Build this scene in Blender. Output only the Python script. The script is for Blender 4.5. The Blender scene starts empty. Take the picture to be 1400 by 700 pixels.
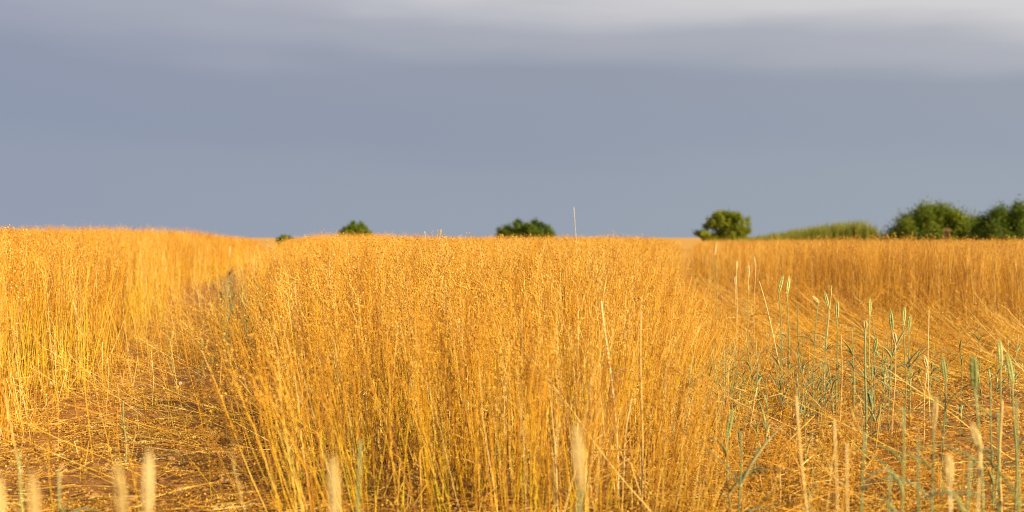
import bpy, math, random
import numpy as np
from mathutils import Vector

random.seed(11)
rng = np.random.default_rng(11)
R = math.radians
scene = bpy.context.scene
COL = scene.collection

# ------------------------------------------------------------------ camera
CAM_H = 0.80
FPX = 1400 * 50 / 36.0          # focal length in photograph pixels
HORIZON = 325.0                 # row of the true horizon in the 1400x700 photograph
cam_data = bpy.data.cameras.new('camera')
cam_data.lens = 50
cam_data.sensor_width = 36
cam_data.clip_start = 0.05
cam_data.clip_end = 12000
cam_data.dof.use_dof = True
cam_data.dof.focus_distance = 6.4
cam_data.dof.aperture_fstop = 3.5
cam = bpy.data.objects.new('camera', cam_data)
COL.objects.link(cam)
cam.location = (0, 0, CAM_H)
cam.rotation_euler = (R(90) - math.atan((350 - HORIZON) / FPX), 0, 0)
scene.camera = cam

# ------------------------------------------------------------------ sky and sun
SUN_EL, SUN_AZ = 27.0, 130.0    # azimuth clockwise from the view direction (+Y)
world = bpy.data.worlds.new('World')
scene.world = world
world.use_nodes = True
nt = world.node_tree
nt.nodes.clear()


def N(tree, kind, **kw):
    n = tree.nodes.new(kind)
    for k, v in kw.items():
        if k.startswith('i_'):
            n.inputs[k[2:].replace('_', ' ')].default_value = v
        else:
            setattr(n, k, v)
    return n


def math_node(tree, op, a, b=None, clamp=False):
    n = tree.nodes.new('ShaderNodeMath')
    n.operation = op
    n.use_clamp = clamp
    for i, v in enumerate((a, b)):
        if v is None:
            continue
        if isinstance(v, (int, float)):
            n.inputs[i].default_value = v
        else:
            tree.links.new(v, n.inputs[i])
    return n.outputs[0]


def ramp(tree, fac, stops, interp='LINEAR'):
    n = tree.nodes.new('ShaderNodeValToRGB')
    n.color_ramp.interpolation = interp
    el = n.color_ramp.elements
    while len(el) < len(stops):
        el.new(0.5)
    for e, (p, c) in zip(el, stops):
        e.position = p
        e.color = (c[0], c[1], c[2], 1)
    tree.links.new(fac, n.inputs[0])
    return n.outputs[0]


def build_world():
    L = nt.links.new
    out = N(nt, 'ShaderNodeOutputWorld')
    sky = N(nt, 'ShaderNodeTexSky', sky_type='NISHITA', sun_disc=False)
    sky.sun_elevation = R(SUN_EL)
    sky.sun_rotation = R(SUN_AZ)
    sky.air_density = 1.2
    sky.dust_density = 2.0
    bg_sky = N(nt, 'ShaderNodeBackground')
    bg_sky.inputs['Strength'].default_value = 0.06
    L(sky.outputs[0], bg_sky.inputs['Color'])

    tc = N(nt, 'ShaderNodeTexCoord')
    sep = N(nt, 'ShaderNodeSeparateXYZ')
    L(tc.outputs['Generated'], sep.inputs[0])
    x, y, z = sep.outputs
    # long streaky noise along the horizon, used to break up the layer edges
    mp = N(nt, 'ShaderNodeMapping')
    mp.inputs['Scale'].default_value = (1.9, 1.9, 16.0)
    mp.inputs['Rotation'].default_value = (0, R(2.0), 0)
    L(tc.outputs['Generated'], mp.inputs[0])
    n1 = N(nt, 'ShaderNodeTexNoise')
    n1.inputs['Scale'].default_value = 1.7
    n1.inputs['Detail'].default_value = 6
    n1.inputs['Roughness'].default_value = 0.5
    L(mp.outputs[0], n1.inputs['Vector'])
    mp2 = N(nt, 'ShaderNodeMapping')
    mp2.inputs['Scale'].default_value = (3.0, 3.0, 9.0)
    mp2.inputs['Location'].default_value = (4.1, 1.3, 0.4)
    L(tc.outputs['Generated'], mp2.inputs[0])
    n2 = N(nt, 'ShaderNodeTexNoise')
    n2.inputs['Scale'].default_value = 1.3
    n2.inputs['Detail'].default_value = 3
    L(mp2.outputs[0], n2.inputs['Vector'])
    w1 = math_node(nt, 'MULTIPLY', math_node(nt, 'SUBTRACT', n1.outputs[0], 0.5), 0.045)
    w2 = math_node(nt, 'MULTIPLY', math_node(nt, 'SUBTRACT', n2.outputs[0], 0.5), 0.05)
    tilt = math_node(nt, 'MULTIPLY', x, 0.045)
    e = math_node(nt, 'ADD', math_node(nt, 'ADD', z, w1), math_node(nt, 'ADD', w2, tilt))
    # the thunder cloud: blue grey curtain of rain below, pale lit cloud base above
    cloud = ramp(nt, math_node(nt, 'MULTIPLY', e, 4.0, True), [
        (0.00, (0.182, 0.208, 0.250)),
        (0.14, (0.178, 0.204, 0.246)),
        (0.30, (0.168, 0.192, 0.241)),
        (0.44, (0.172, 0.193, 0.240)),
        (0.57, (0.226, 0.238, 0.276)),
        (0.70, (0.345, 0.343, 0.360)),
        (0.88, (0.405, 0.396, 0.404)),
        (1.00, (0.380, 0.376, 0.390))], 'EASE')
    # warmer / greyer to the right, bluer to the left
    side = ramp(nt, math_node(nt, 'ADD', math_node(nt, 'MULTIPLY', x, 1.3), 0.5, True), [
        (0.0, (0.95, 0.96, 1.02)), (0.5, (1.0, 1.0, 1.0)), (1.0, (1.10, 1.09, 1.05))])
    mul = N(nt, 'ShaderNodeMix', data_type='RGBA', blend_type='MULTIPLY')
    mul.inputs[0].default_value = 1.0
    L(cloud, mul.inputs[6])
    L(side, mul.inputs[7])
    bg_cloud = N(nt, 'ShaderNodeBackground')
    bg_cloud.inputs['Strength'].default_value = 0.795
    L(mul.outputs[2], bg_cloud.inputs['Color'])
    # storm covers the sky ahead, the clear evening sky is behind the camera
    m = math_node(nt, 'ADD', math_node(nt, 'MULTIPLY', y, 1.6), 0.42)
    m = math_node(nt, 'ADD', m, math_node(nt, 'MULTIPLY', math_node(nt, 'SUBTRACT', n2.outputs[0], 0.5), 0.5), True)
    mix = N(nt, 'ShaderNodeMixShader')
    L(m, mix.inputs[0])
    L(bg_sky.outputs[0], mix.inputs[1])
    L(bg_cloud.outputs[0], mix.inputs[2])
    L(mix.outputs[0], out.inputs[0])


build_world()
sun_data = bpy.data.lights.new('sun', 'SUN')
sun_data.energy = 5.0
sun_data.angle = R(0.5)
sun_data.color = (1.0, 0.81, 0.50)
sun = bpy.data.objects.new('sun', sun_data)
COL.objects.link(sun)
sd = Vector((math.sin(R(SUN_AZ)) * math.cos(R(SUN_EL)), math.cos(R(SUN_AZ)) * math.cos(R(SUN_EL)), math.sin(R(SUN_EL))))
sun.rotation_euler = sd.to_track_quat('Z', 'Y').to_euler()

vs = scene.view_settings
vs.view_transform = 'Standard'
vs.look = 'None'
vs.exposure = 1.12
vs.gamma = 1.0
vs.use_curve_mapping = False
scene.cycles.use_denoising = True
scene.cycles.pixel_filter_type = 'BLACKMAN_HARRIS'
scene.cycles.filter_width = 1.15
scene.cycles.max_bounces = 6
scene.cycles.diffuse_bounces = 3
scene.cycles.transmission_bounces = 3
scene.cycles.caustics_reflective = False
scene.cycles.caustics_refractive = False

# ------------------------------------------------------------------ small helpers


def vnoise(x, y, seed=0):
    """smooth 2-D value noise in -1..1 for arrays"""
    x = np.asarray(x, float); y = np.asarray(y, float)
    xi = np.floor(x).astype(np.int64); yi = np.floor(y).astype(np.int64)
    fx = x - xi; fy = y - yi
    fx = fx * fx * (3 - 2 * fx); fy = fy * fy * (3 - 2 * fy)

    def h(a, b):
        n = (a * 374761393 + b * 668265263 + seed * 974634541) & 0x7fffffff
        n = ((n ^ (n >> 13)) * 1274126177) & 0x7fffffff
        n = n ^ (n >> 16)
        return (n & 0xffff) / 32767.5 - 1.0
    return ((h(xi, yi) * (1 - fx) + h(xi + 1, yi) * fx) * (1 - fy) + (h(xi, yi + 1) * (1 - fx) + h(xi + 1, yi + 1) * fx) * fy)


def sstep(a, b, v):
    t = np.clip((np.asarray(v, float) - a) / (b - a), 0, 1)
    return t * t * (3 - 2 * t)


# how far above the horizon the crop's skyline stands, by column of the photograph
SK_X = [-600, 0, 150, 250, 330, 375, 405, 440, 490, 560, 620, 700, 760, 850, 900, 945, 980, 1400, 2000]
SK_E = [8, 7, 7, 5, -1, -12, -3, 2, 2, 0, -2, -2, -1, -2, -3, -7, -8, -8, -8]


def rise(x, y):
    """large, gentle swell of the field"""
    x = np.asarray(x, float); y = np.asarray(y, float)
    yy = np.maximum(y, 2.0)
    px = 700 + FPX * x / yy
    e = np.interp(px, SK_X, SK_E)
    return sstep(5.0, 34.0, y) * (1 - sstep(58, 85, y)) * (0.06 + e * 40 / FPX)


def ground_z(x, y):
    x = np.asarray(x, float); y = np.asarray(y, float)
    near = 1 - sstep(25, 60, y)
    z = rise(x, y)
    z = z + near * (0.020 * vnoise(x * 1.3, y * 1.3, 1) + 0.012 * vnoise(x * 4, y * 4, 2))
    return z


def ground_micro(x, y):
    fade = 1 - sstep(9, 22, y)
    return fade * (0.010 * vnoise(x * 11, y * 11, 3) + 0.006 * vnoise(x * 27, y * 27, 4))


def pt(px, d):
    return (px - 700) / FPX * d


def ztop(py, d):
    return CAM_H - (py - HORIZON) * d / FPX


class MB:
    """collects tubes, balls and blades into ONE mesh"""

    def __init__(self):
        self.v = []; self.f = []; self.m = []

    def tube(self, path, radii, n=3, mat=0, cap=False):
        path = [Vector(p) for p in path]
        base = len(self.v)
        k = len(path)
        up = Vector((0.31, 0.95, 0.05))
        for i, p in enumerate(path):
            d = path[min(i + 1, k - 1)] - path[max(i - 1, 0)]
            if d.length < 1e-9:
                d = Vector((0, 0, 1))
            d.normalize()
            a = d.cross(up)
            if a.length < 1e-4:
                a = d.cross(Vector((1, 0, 0)))
            a.normalize()
            b = d.cross(a)
            r = radii[i] if hasattr(radii, '__len__') else radii
            for j in range(n):
                t = 2 * math.pi * j / n
                self.v.append(tuple(p + (a * math.cos(t) + b * math.sin(t)) * r))
        for i in range(k - 1):
            for j in range(n):
                q = base + i * n + j; q2 = base + i * n + (j + 1) % n
                self.f.append((q, q2, q2 + n, q + n)); self.m.append(mat)
        if cap:
            self.f.append(tuple(base + j for j in range(n))[::-1]); self.m.append(mat)
            self.f.append(tuple(base + (k - 1) * n + j for j in range(n))); self.m.append(mat)

    def ball(self, c, r, axis=(0, 0, 1), stretch=1.0, seg=6, rings=4, mat=0, tip=0.0):
        c = Vector(c); ax = Vector(axis).normalized()
        a = ax.cross(Vector((0.3, 0.9, 0.1)))
        if a.length < 1e-4:
            a = ax.cross(Vector((1, 0, 0)))
        a.normalize(); b = ax.cross(a)
        base = len(self.v)
        self.v.append(tuple(c - ax * r * stretch))
        for i in range(1, rings):
            t = math.pi * i / rings
            for j in range(seg):
                s = 2 * math.pi * j / seg
                self.v.append(tuple(c - ax * (r * stretch * math.cos(t)) + (a * math.cos(s) + b * math.sin(s)) * (r * math.sin(t))))
        self.v.append(tuple(c + ax * r * (stretch + tip)))
        top = len(self.v) - 1
        for j in range(seg):
            j2 = (j + 1) % seg
            self.f.append((base, base + 1 + j2, base + 1 + j)); self.m.append(mat)
            for i in range(rings - 2):
                p = base + 1 + i * seg
                self.f.append((p + j, p + j2, p + seg + j2, p + seg + j)); self.m.append(mat)
            p = base + 1 + (rings - 2) * seg
            self.f.append((p + j, p + j2, top)); self.m.append(mat)

    def blade(self, path, widths, side, mat=0, fold=0.25, thick=0.0006):
        """a leaf blade: V-folded ribbon with a thin underside"""
        path = [Vector(p) for p in path]
        side = Vector(side).normalized()
        base = len(self.v)
        k = len(path)
        for i, p in enumerate(path):
            d = (path[min(i + 1, k - 1)] - path[max(i - 1, 0)]).normalized()
            s = (side - d * side.dot(d)).normalized()
            nrm = d.cross(s)
            w = widths[i] * 0.5
            self.v += [tuple(p + s * w + nrm * w * fold), tuple(p), tuple(p - s * w + nrm * w * fold), tuple(p - nrm * thick)]
        for i in range(k - 1):
            a = base + i * 4; b = a + 4
            for q in ((a, a + 1, b + 1, b), (a + 1, a + 2, b + 2, b + 1), (a + 2, a + 3, b + 3, b + 2), (a + 3, a, b, b + 3)):
                self.f.append(q); self.m.append(mat)

    def mesh(self, name, mats, smooth=True):
        me = bpy.data.meshes.new(name)
        me.from_pydata(self.v, [], self.f)
        for m in mats:
            me.materials.append(m)
        me.polygons.foreach_set('material_index', np.array(self.m, dtype=np.int32))
        if smooth:
            me.polygons.foreach_set('use_smooth', np.ones(len(self.f), dtype=bool))
        me.update()
        return me


def link(name, me, parent=None, loc=(0, 0, 0), rot=(0, 0, 0), scale=None):
    o = bpy.data.objects.new(name, me)
    COL.objects.link(o)
    o.location = loc
    o.rotation_euler = rot
    if scale:
        o.scale = scale
    if parent is not None:
        o.parent = parent
    return o


def tag(o, label=None, cat=None, group=None, kind=None):
    for k, v in (('label', label), ('category', cat), ('group', group), ('kind', kind)):
        if v:
            o[k] = v
    return o


def lean_euler(spin, lean, direction):
    """euler (XYZ) of: spin about Z, then lean by an angle towards a compass direction (radians from +X)"""
    spin = np.asarray(spin); lean = np.asarray(lean); direction = np.asarray(direction)
    ux, uy = -np.sin(direction), np.cos(direction)      # axis of the lean
    c, s = np.cos(lean), np.sin(lean)
    A = np.zeros(spin.shape + (3, 3))
    A[..., 0, 0] = c + ux * ux * (1 - c); A[..., 0, 1] = ux * uy * (1 - c); A[..., 0, 2] = uy * s
    A[..., 1, 0] = ux * uy * (1 - c); A[..., 1, 1] = c + uy * uy * (1 - c); A[..., 1, 2] = -ux * s
    A[..., 2, 0] = -uy * s; A[..., 2, 1] = ux * s; A[..., 2, 2] = c
    B = np.zeros_like(A)
    B[..., 0, 0] = np.cos(spin); B[..., 0, 1] = -np.sin(spin)
    B[..., 1, 0] = np.sin(spin); B[..., 1, 1] = np.cos(spin); B[..., 2, 2] = 1
    M = A @ B
    return np.stack([np.arctan2(M[..., 2, 1], M[..., 2, 2]), -np.arcsin(np.clip(M[..., 2, 0], -1, 1)), np.arctan2(M[..., 1, 0], M[..., 0, 0])], -1)


# ------------------------------------------------------------------ materials


def new_mat(name):
    m = bpy.data.materials.new(name)
    m.use_nodes = True
    t = m.node_tree
    b = t.nodes['Principled BSDF']
    return m, t, b


def plant_material(name, stops, rough=0.55, spec=0.25, field_scale=0.5, low=None, transl=0.0, detail=60, odd=False):
    """colour differs from plant to plant, in broad patches of the field and finely along the stem"""
    m, t, b = new_mat(name)
    L = t.links.new
    info = N(t, 'ShaderNodeObjectInfo')
    geo = N(t, 'ShaderNodeNewGeometry')
    nz = N(t, 'ShaderNodeTexNoise')
    nz.inputs['Scale'].default_value = field_scale
    nz.inputs['Detail'].default_value = 2
    L(geo.outputs['Position'], nz.inputs['Vector'])
    fine = N(t, 'ShaderNodeTexNoise')
    fine.inputs['Scale'].default_value = detail
    fine.inputs['Detail'].default_value = 2
    L(geo.outputs['Position'], fine.inputs['Vector'])
    f = math_node(t, 'MULTIPLY', info.outputs['Random'], 0.75)
    f = math_node(t, 'ADD', f, math_node(t, 'MULTIPLY', math_node(t, 'SUBTRACT', nz.outputs[0], 0.5), 0.9))
    f = math_node(t, 'ADD', f, math_node(t, 'MULTIPLY', math_node(t, 'SUBTRACT', fine.outputs[0], 0.5), 0.22))
    mps = N(t, 'ShaderNodeMapping'); mps.inputs['Scale'].default_value = (1, 1, 0.10)
    L(geo.outputs['Position'], mps.inputs[0])
    stk = N(t, 'ShaderNodeTexNoise'); stk.inputs['Scale'].default_value = 9; stk.inputs['Detail'].default_value = 2
    L(mps.outputs[0], stk.inputs['Vector'])
    f = math_node(t, 'ADD', f, math_node(t, 'MULTIPLY', math_node(t, 'SUBTRACT', stk.outputs[0], 0.5), 1.3))
    f = math_node(t, 'ADD', f, 0.13, True)
    col = ramp(t, f, stops)
    if low is not None:
        # still greenish towards the foot of the stem, in patches
        tc = N(t, 'ShaderNodeTexCoord')
        sp = N(t, 'ShaderNodeSeparateXYZ')
        L(tc.outputs['Object'], sp.inputs[0])
        hgt = N(t, 'ShaderNodeMapRange')
        hgt.inputs[1].default_value = 0.50; hgt.inputs[2].default_value = 0.16
        L(sp.outputs[2], hgt.inputs[0])
        n3 = N(t, 'ShaderNodeTexNoise')
        n3.inputs['Scale'].default_value = 0.9
        L(geo.outputs['Position'], n3.inputs['Vector'])
        pm = N(t, 'ShaderNodeMapRange')
        pm.inputs[1].default_value = 0.45; pm.inputs[2].default_value = 0.60
        L(n3.outputs[0], pm.inputs[0])
        rr = math_node(t, 'GREATER_THAN', info.outputs['Random'], 0.35)
        k = math_node(t, 'MULTIPLY', math_node(t, 'MULTIPLY', hgt.outputs[0], pm.outputs[0]), rr)
        mx = N(t, 'ShaderNodeMix', data_type='RGBA')
        L(k, mx.inputs[0]); L(col, mx.inputs[6])
        mx.inputs[7].default_value = (*low, 1)
        col = mx.outputs[2]
    if odd:
        fr = math_node(t, 'FRACT', math_node(t, 'MULTIPLY', info.outputs['Random'], 37.0))
        for lo_, c_ in ((0.965, (0.70, 0.52, 0.19)), (0.0, (0.24, 0.115, 0.025))):
            k = math_node(t, 'GREATER_THAN', fr, lo_) if lo_ else math_node(t, 'LESS_THAN', fr, 0.06)
            mo = N(t, 'ShaderNodeMix', data_type='RGBA')
            L(math_node(t, 'MULTIPLY', k, 0.75), mo.inputs[0]); L(col, mo.inputs[6])
            mo.inputs[7].default_value = (*c_, 1)
            col = mo.outputs[2]
    L(col, b.inputs['Base Color'])
    b.inputs['Roughness'].default_value = rough
    b.inputs['Specular IOR Level'].default_value = spec
    if transl:
        tr = N(t, 'ShaderNodeBsdfTranslucent')
        L(col, tr.inputs[0])
        mxs = N(t, 'ShaderNodeMixShader')
        mxs.inputs[0].default_value = transl
        L(b.outputs[0], mxs.inputs[1]); L(tr.outputs[0], mxs.inputs[2])
        L(mxs.outputs[0], t.nodes['Material Output'].inputs[0])
    return m


STRAW = [(0.0, (0.15, 0.056, 0.005)), (0.22, (0.32, 0.132, 0.007)), (0.5, (0.50, 0.234, 0.009)), (0.75, (0.60, 0.325, 0.020)), (1.0, (0.76, 0.57, 0.19))]
M_STEM = plant_material('flax_stem', STRAW, rough=0.5, spec=0.3, low=(0.47, 0.375, 0.008), odd=True)
M_STEM_O = plant_material('flax_stem_orange', [(0.0, (0.13, 0.045, 0.004)), (0.22, (0.28, 0.108, 0.006)), (0.5, (0.46, 0.208, 0.011)), (0.75, (0.57, 0.300, 0.024)), (1.0, (0.74, 0.53, 0.16))], rough=0.5, spec=0.3, odd=True)
M_CAPS = plant_material('flax_capsule', [(0.0, (0.25, 0.100, 0.007)), (0.5, (0.45, 0.210, 0.014)), (1.0, (0.64, 0.40, 0.08))], rough=0.5, spec=0.25)
M_LITTER = plant_material('straw_litter', [(0.0, (0.16, 0.068, 0.010)), (0.4, (0.37, 0.180, 0.018)), (0.75, (0.54, 0.315, 0.05)), (1.0, (0.72, 0.54, 0.21))], rough=0.55, spec=0.25)
M_WSTEM_G = plant_material('wheat_stem_green', [(0.0, (0.136, 0.176, 0.072)), (0.5, (0.216, 0.256, 0.104)), (1.0, (0.352, 0.352, 0.136))], rough=0.5, transl=0.1)
M_WEAR_G = plant_material('wheat_ear_green', [(0.0, (0.200, 0.232, 0.072)), (0.5, (0.320, 0.336, 0.104)), (1.0, (0.464, 0.432, 0.160))], rough=0.6, detail=140)
M_WLEAF_G = plant_material('wheat_leaf_green', [(0.0, (0.14, 0.18, 0.07)), (0.5, (0.26, 0.30, 0.13)), (1.0, (0.44, 0.43, 0.19))], rough=0.5, transl=0.25)
M_WSTEM_D = plant_material('wheat_stem_dry', [(0.0, (0.416, 0.264, 0.080)), (0.5, (0.528, 0.368, 0.136)), (1.0, (0.624, 0.496, 0.256))], rough=0.45, spec=0.3)
M_WEAR_D = plant_material('wheat_ear_dry', [(0.0, (0.384, 0.264, 0.088)), (0.5, (0.496, 0.368, 0.144)), (1.0, (0.592, 0.464, 0.240))], rough=0.6, detail=140)
M_CLOD = plant_material('soil_clod', [(0.0, (0.17, 0.075, 0.03)), (0.5, (0.28, 0.14, 0.055)), (1.0, (0.40, 0.23, 0.10))], rough=0.95, spec=0.1)


def ground_material():
    m, t, b = new_mat('soil')
    L = t.links.new
    geo = N(t, 'ShaderNodeNewGeometry')
    a = N(t, 'ShaderNodeTexNoise'); a.inputs['Scale'].default_value = 1.6; a.inputs['Detail'].default_value = 8; a.inputs['Roughness'].default_value = 0.65
    c = N(t, 'ShaderNodeTexNoise'); c.inputs['Scale'].default_value = 45; c.inputs['Detail'].default_value = 6; c.inputs['Roughness'].default_value = 0.7
    L(geo.outputs['Position'], a.inputs['Vector']); L(geo.outputs['Position'], c.inputs['Vector'])
    f = math_node(t, 'ADD', math_node(t, 'MULTIPLY', a.outputs[0], 0.6), math_node(t, 'MULTIPLY', c.outputs[0], 0.5))
    col = ramp(t, f, [(0.28, (0.085, 0.030, 0.008)), (0.46, (0.17, 0.070, 0.018)), (0.62, (0.27, 0.122, 0.030)), (0.80, (0.38, 0.20, 0.06))])
    # far away the ground is stubble and standing crop, straw coloured
    sp = N(t, 'ShaderNodeSeparateXYZ'); L(geo.outputs['Position'], sp.inputs[0])
    mr = N(t, 'ShaderNodeMapRange'); mr.inputs[1].default_value = 25; mr.inputs[2].default_value = 60
    L(sp.outputs[1], mr.inputs[0])
    mx = N(t, 'ShaderNodeMix', data_type='RGBA')
    L(mr.outputs[0], mx.inputs[0]); L(col, mx.inputs[6]); mx.inputs[7].default_value = (0.42, 0.22, 0.04, 1)
    L(mx.outputs[2], b.inputs['Base Color'])
    b.inputs['Roughness'].default_value = 0.95
    b.inputs['Specular IOR Level'].default_value = 0.15
    bp = N(t, 'ShaderNodeBump'); bp.inputs['Strength'].default_value = 0.7; bp.inputs['Distance'].default_value = 0.01
    L(c.outputs[0], bp.inputs['Height']); L(bp.outputs[0], b.inputs['Normal'])
    return m


M_SOIL = ground_material()

# ------------------------------------------------------------------ ground


def build_ground():
    xs = np.concatenate([-np.geomspace(3000, 9, 26)[:-1], np.arange(-9, -3, 0.12), np.arange(-3, 4, 0.035), np.arange(4, 10, 0.12), np.geomspace(10, 3000, 26)])
    ys = np.concatenate([np.array([-400, -100, -30, -10, -3, -1, 0.0, 0.6]), np.arange(1, 10, 0.035), np.arange(10, 20, 0.10), np.arange(20, 70, 0.8), np.geomspace(70, 6000, 30)])
    X, Y = np.meshgrid(xs, ys)
    Z = ground_z(X, Y) + ground_micro(X, Y)
    v = np.stack([X, Y, Z], -1).reshape(-1, 3)
    ny, nx = X.shape
    i = np.arange(ny - 1)[:, None] * nx + np.arange(nx - 1)[None, :]
    f = np.stack([i, i + 1, i + nx + 1, i + nx], -1).reshape(-1, 4)
    me = bpy.data.meshes.new('ground')
    me.from_pydata(v.tolist(), [], f.tolist())
    me.materials.append(M_SOIL)
    me.polygons.foreach_set('use_smooth', np.ones(len(f), dtype=bool))
    me.update()
    o = link('ground', me)
    tag(o, 'reddish brown field soil under the flax, bare in the two gaps', None, None, 'structure')


build_ground()

# ------------------------------------------------------------------ flax plants


def flax_mb(mb, h, rnd, x0=0.0, y0=0.0, fine=True, thick=1.0):
    """one mature flax plant: thin stem, branched top, round seed capsules on fine stalks"""
    bend = rnd.uniform(0, 2 * math.pi); amt = rnd.uniform(0.01, 0.07) * h
    wob = rnd.uniform(0, 2 * math.pi)

    def axis(t):
        b = amt * t * t
        return Vector((x0 + math.cos(bend) * b + 0.004 * math.sin(t * 9 + wob), y0 + math.sin(bend) * b + 0.004 * math.cos(t * 8 + wob), h * t))
    k = 6 if fine else 3
    r0 = rnd.choice((0.0011, 0.0014, 0.0018, 0.0022)) * rnd.uniform(0.9, 1.1) * thick
    mb.tube([axis(i / k) for i in range(k + 1)], [r0 * (1 - 0.45 * i / k) for i in range(k + 1)], 4 if fine else 3, 0)
    nb = rnd.randint(3, 5) if fine else 3
    for q in range(nb):
        t = rnd.uniform(0.62, 0.97) if q else 0.99
        p = axis(t)
        az = rnd.uniform(0, 2 * math.pi)
        ln = h * rnd.uniform(0.07, 0.20) * (1.25 - 0.5 * t)
        out = rnd.uniform(0.25, 0.6)
        d = Vector((math.cos(az) * out, math.sin(az) * out, 1)).normalized()
        mid = p + d * ln * 0.5
        d2 = (d + Vector((math.cos(az) * 0.1, math.sin(az) * 0.1, 0.15))).normalized()
        end = mid + d2 * ln * 0.5
        rb = min(r0 * 0.5, 0.00085 * thick)
        mb.tube([p, mid, end], [rb, rb * 0.9, rb * 0.75], 3, 0)
        for s in range(rnd.choice((1, 1, 2)) if fine else 1):
            b0 = mid.lerp(end, rnd.uniform(0.2, 1.0)) if s else end
            a2 = rnd.uniform(0, 2 * math.pi); o2 = rnd.uniform(0.3, 1.3)
            dd = Vector((math.cos(a2) * o2, math.sin(a2) * o2, rnd.uniform(0.1, 1))).normalized()
            e2 = b0 + dd * rnd.uniform(0.015, 0.045)
            mb.tube([b0, e2], [rb * 0.75, rb * 0.6], 3, 0)
            rc = rnd.uniform(0.0029, 0.0042)
            if fine:
                mb.ball(e2 + dd * rc * 0.8, rc, dd, 1.05, 6, 4, 1, 0.25)
            else:
                mb.ball(e2 + dd * rc * 0.8, rc, dd, 1.0, 4, 2, 1)
    if fine:                                            # shrivelled leaves left on the stem
        for q in range(rnd.randint(2, 6)):
            p = axis(rnd.uniform(0.15, 0.7)); az = rnd.uniform(0, 6.28)
            d = Vector((math.cos(az), math.sin(az), rnd.uniform(-0.6, 0.9))).normalized()
            ln = rnd.uniform(0.012, 0.028)
            mb.blade([p, p + d * ln * 0.5, p + d * ln + Vector((0, 0, -0.004))], [0.0012, 0.0018, 0.0004], Vector((-d.y, d.x, 0.2)), 0)


rnd = random.Random(5)
FLAX, FLAX_R = [], []
for i in range(18):
    mb = MB(); flax_mb(mb, 0.68 * rnd.uniform(0.93, 1.05), rnd); FLAX.append(mb.mesh('flax_plant', [M_STEM, M_CAPS]))
    if i < 12:
        FLAX_R.append(mb.mesh('flax_plant', [M_STEM_O, M_CAPS]))
SNAPPED = []
for i in range(8):                                      # snapped stems without a head
    mb = MB()
    h = rnd.uniform(0.10, 0.34); k = rnd.uniform(0.4, 0.9)
    a = rnd.uniform(0, 6.28); o = rnd.uniform(0.02, 0.16)
    p1 = Vector((0.01, 0, h * k)); p2 = p1 + Vector((math.cos(a) * o, math.sin(a) * o, h * (1 - k) * rnd.uniform(-0.6, 1)))
    mb.tube([(0, 0, -0.02), p1 * 0.5, p1, p2], [0.0022, 0.002, 0.0018, 0.0012], 4, 0, True)
    SNAPPED.append(mb.mesh('snapped_stem', [M_LITTER]))
TUFT, TUFT_R = [], []
for i in range(10):                                     # far away: five coarse plants together
    mb = MB()
    for k in range(6):
        flax_mb(mb, 0.68 * rnd.uniform(0.82, 1.08), rnd, rnd.uniform(-.16, .16), rnd.uniform(-.16, .16), False, 1.5)
    TUFT.append(mb.mesh('flax_tuft', [M_STEM, M_CAPS]))
    if i < 6:
        TUFT_R.append(mb.mesh('flax_tuft', [M_STEM_O, M_CAPS]))

XL = ([2, 5, 6.2, 9, 12.4, 20, 40, 70], [-1.75, -1.85, -2.0, -2.45, -3.05, -4.35, -7.55, -12.2])
XML = ([3, 4.0, 4.9, 8.9, 12.4, 20, 40, 70], [-0.45, -0.60, -0.76, -1.52, -2.35, -3.70, -6.75, -11.4])
XMR = ([3, 4.0, 5.0, 6.2, 8.9, 15, 25, 70], [0.42, 0.50, 0.70, 0.88, 1.22, 1.8, 2.75, 8.3])
XR = ([6, 8, 12, 15, 20, 30, 70], [2.8, 2.7, 2.55, 2.6, 2.95, 3.85, 9.2])


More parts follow.
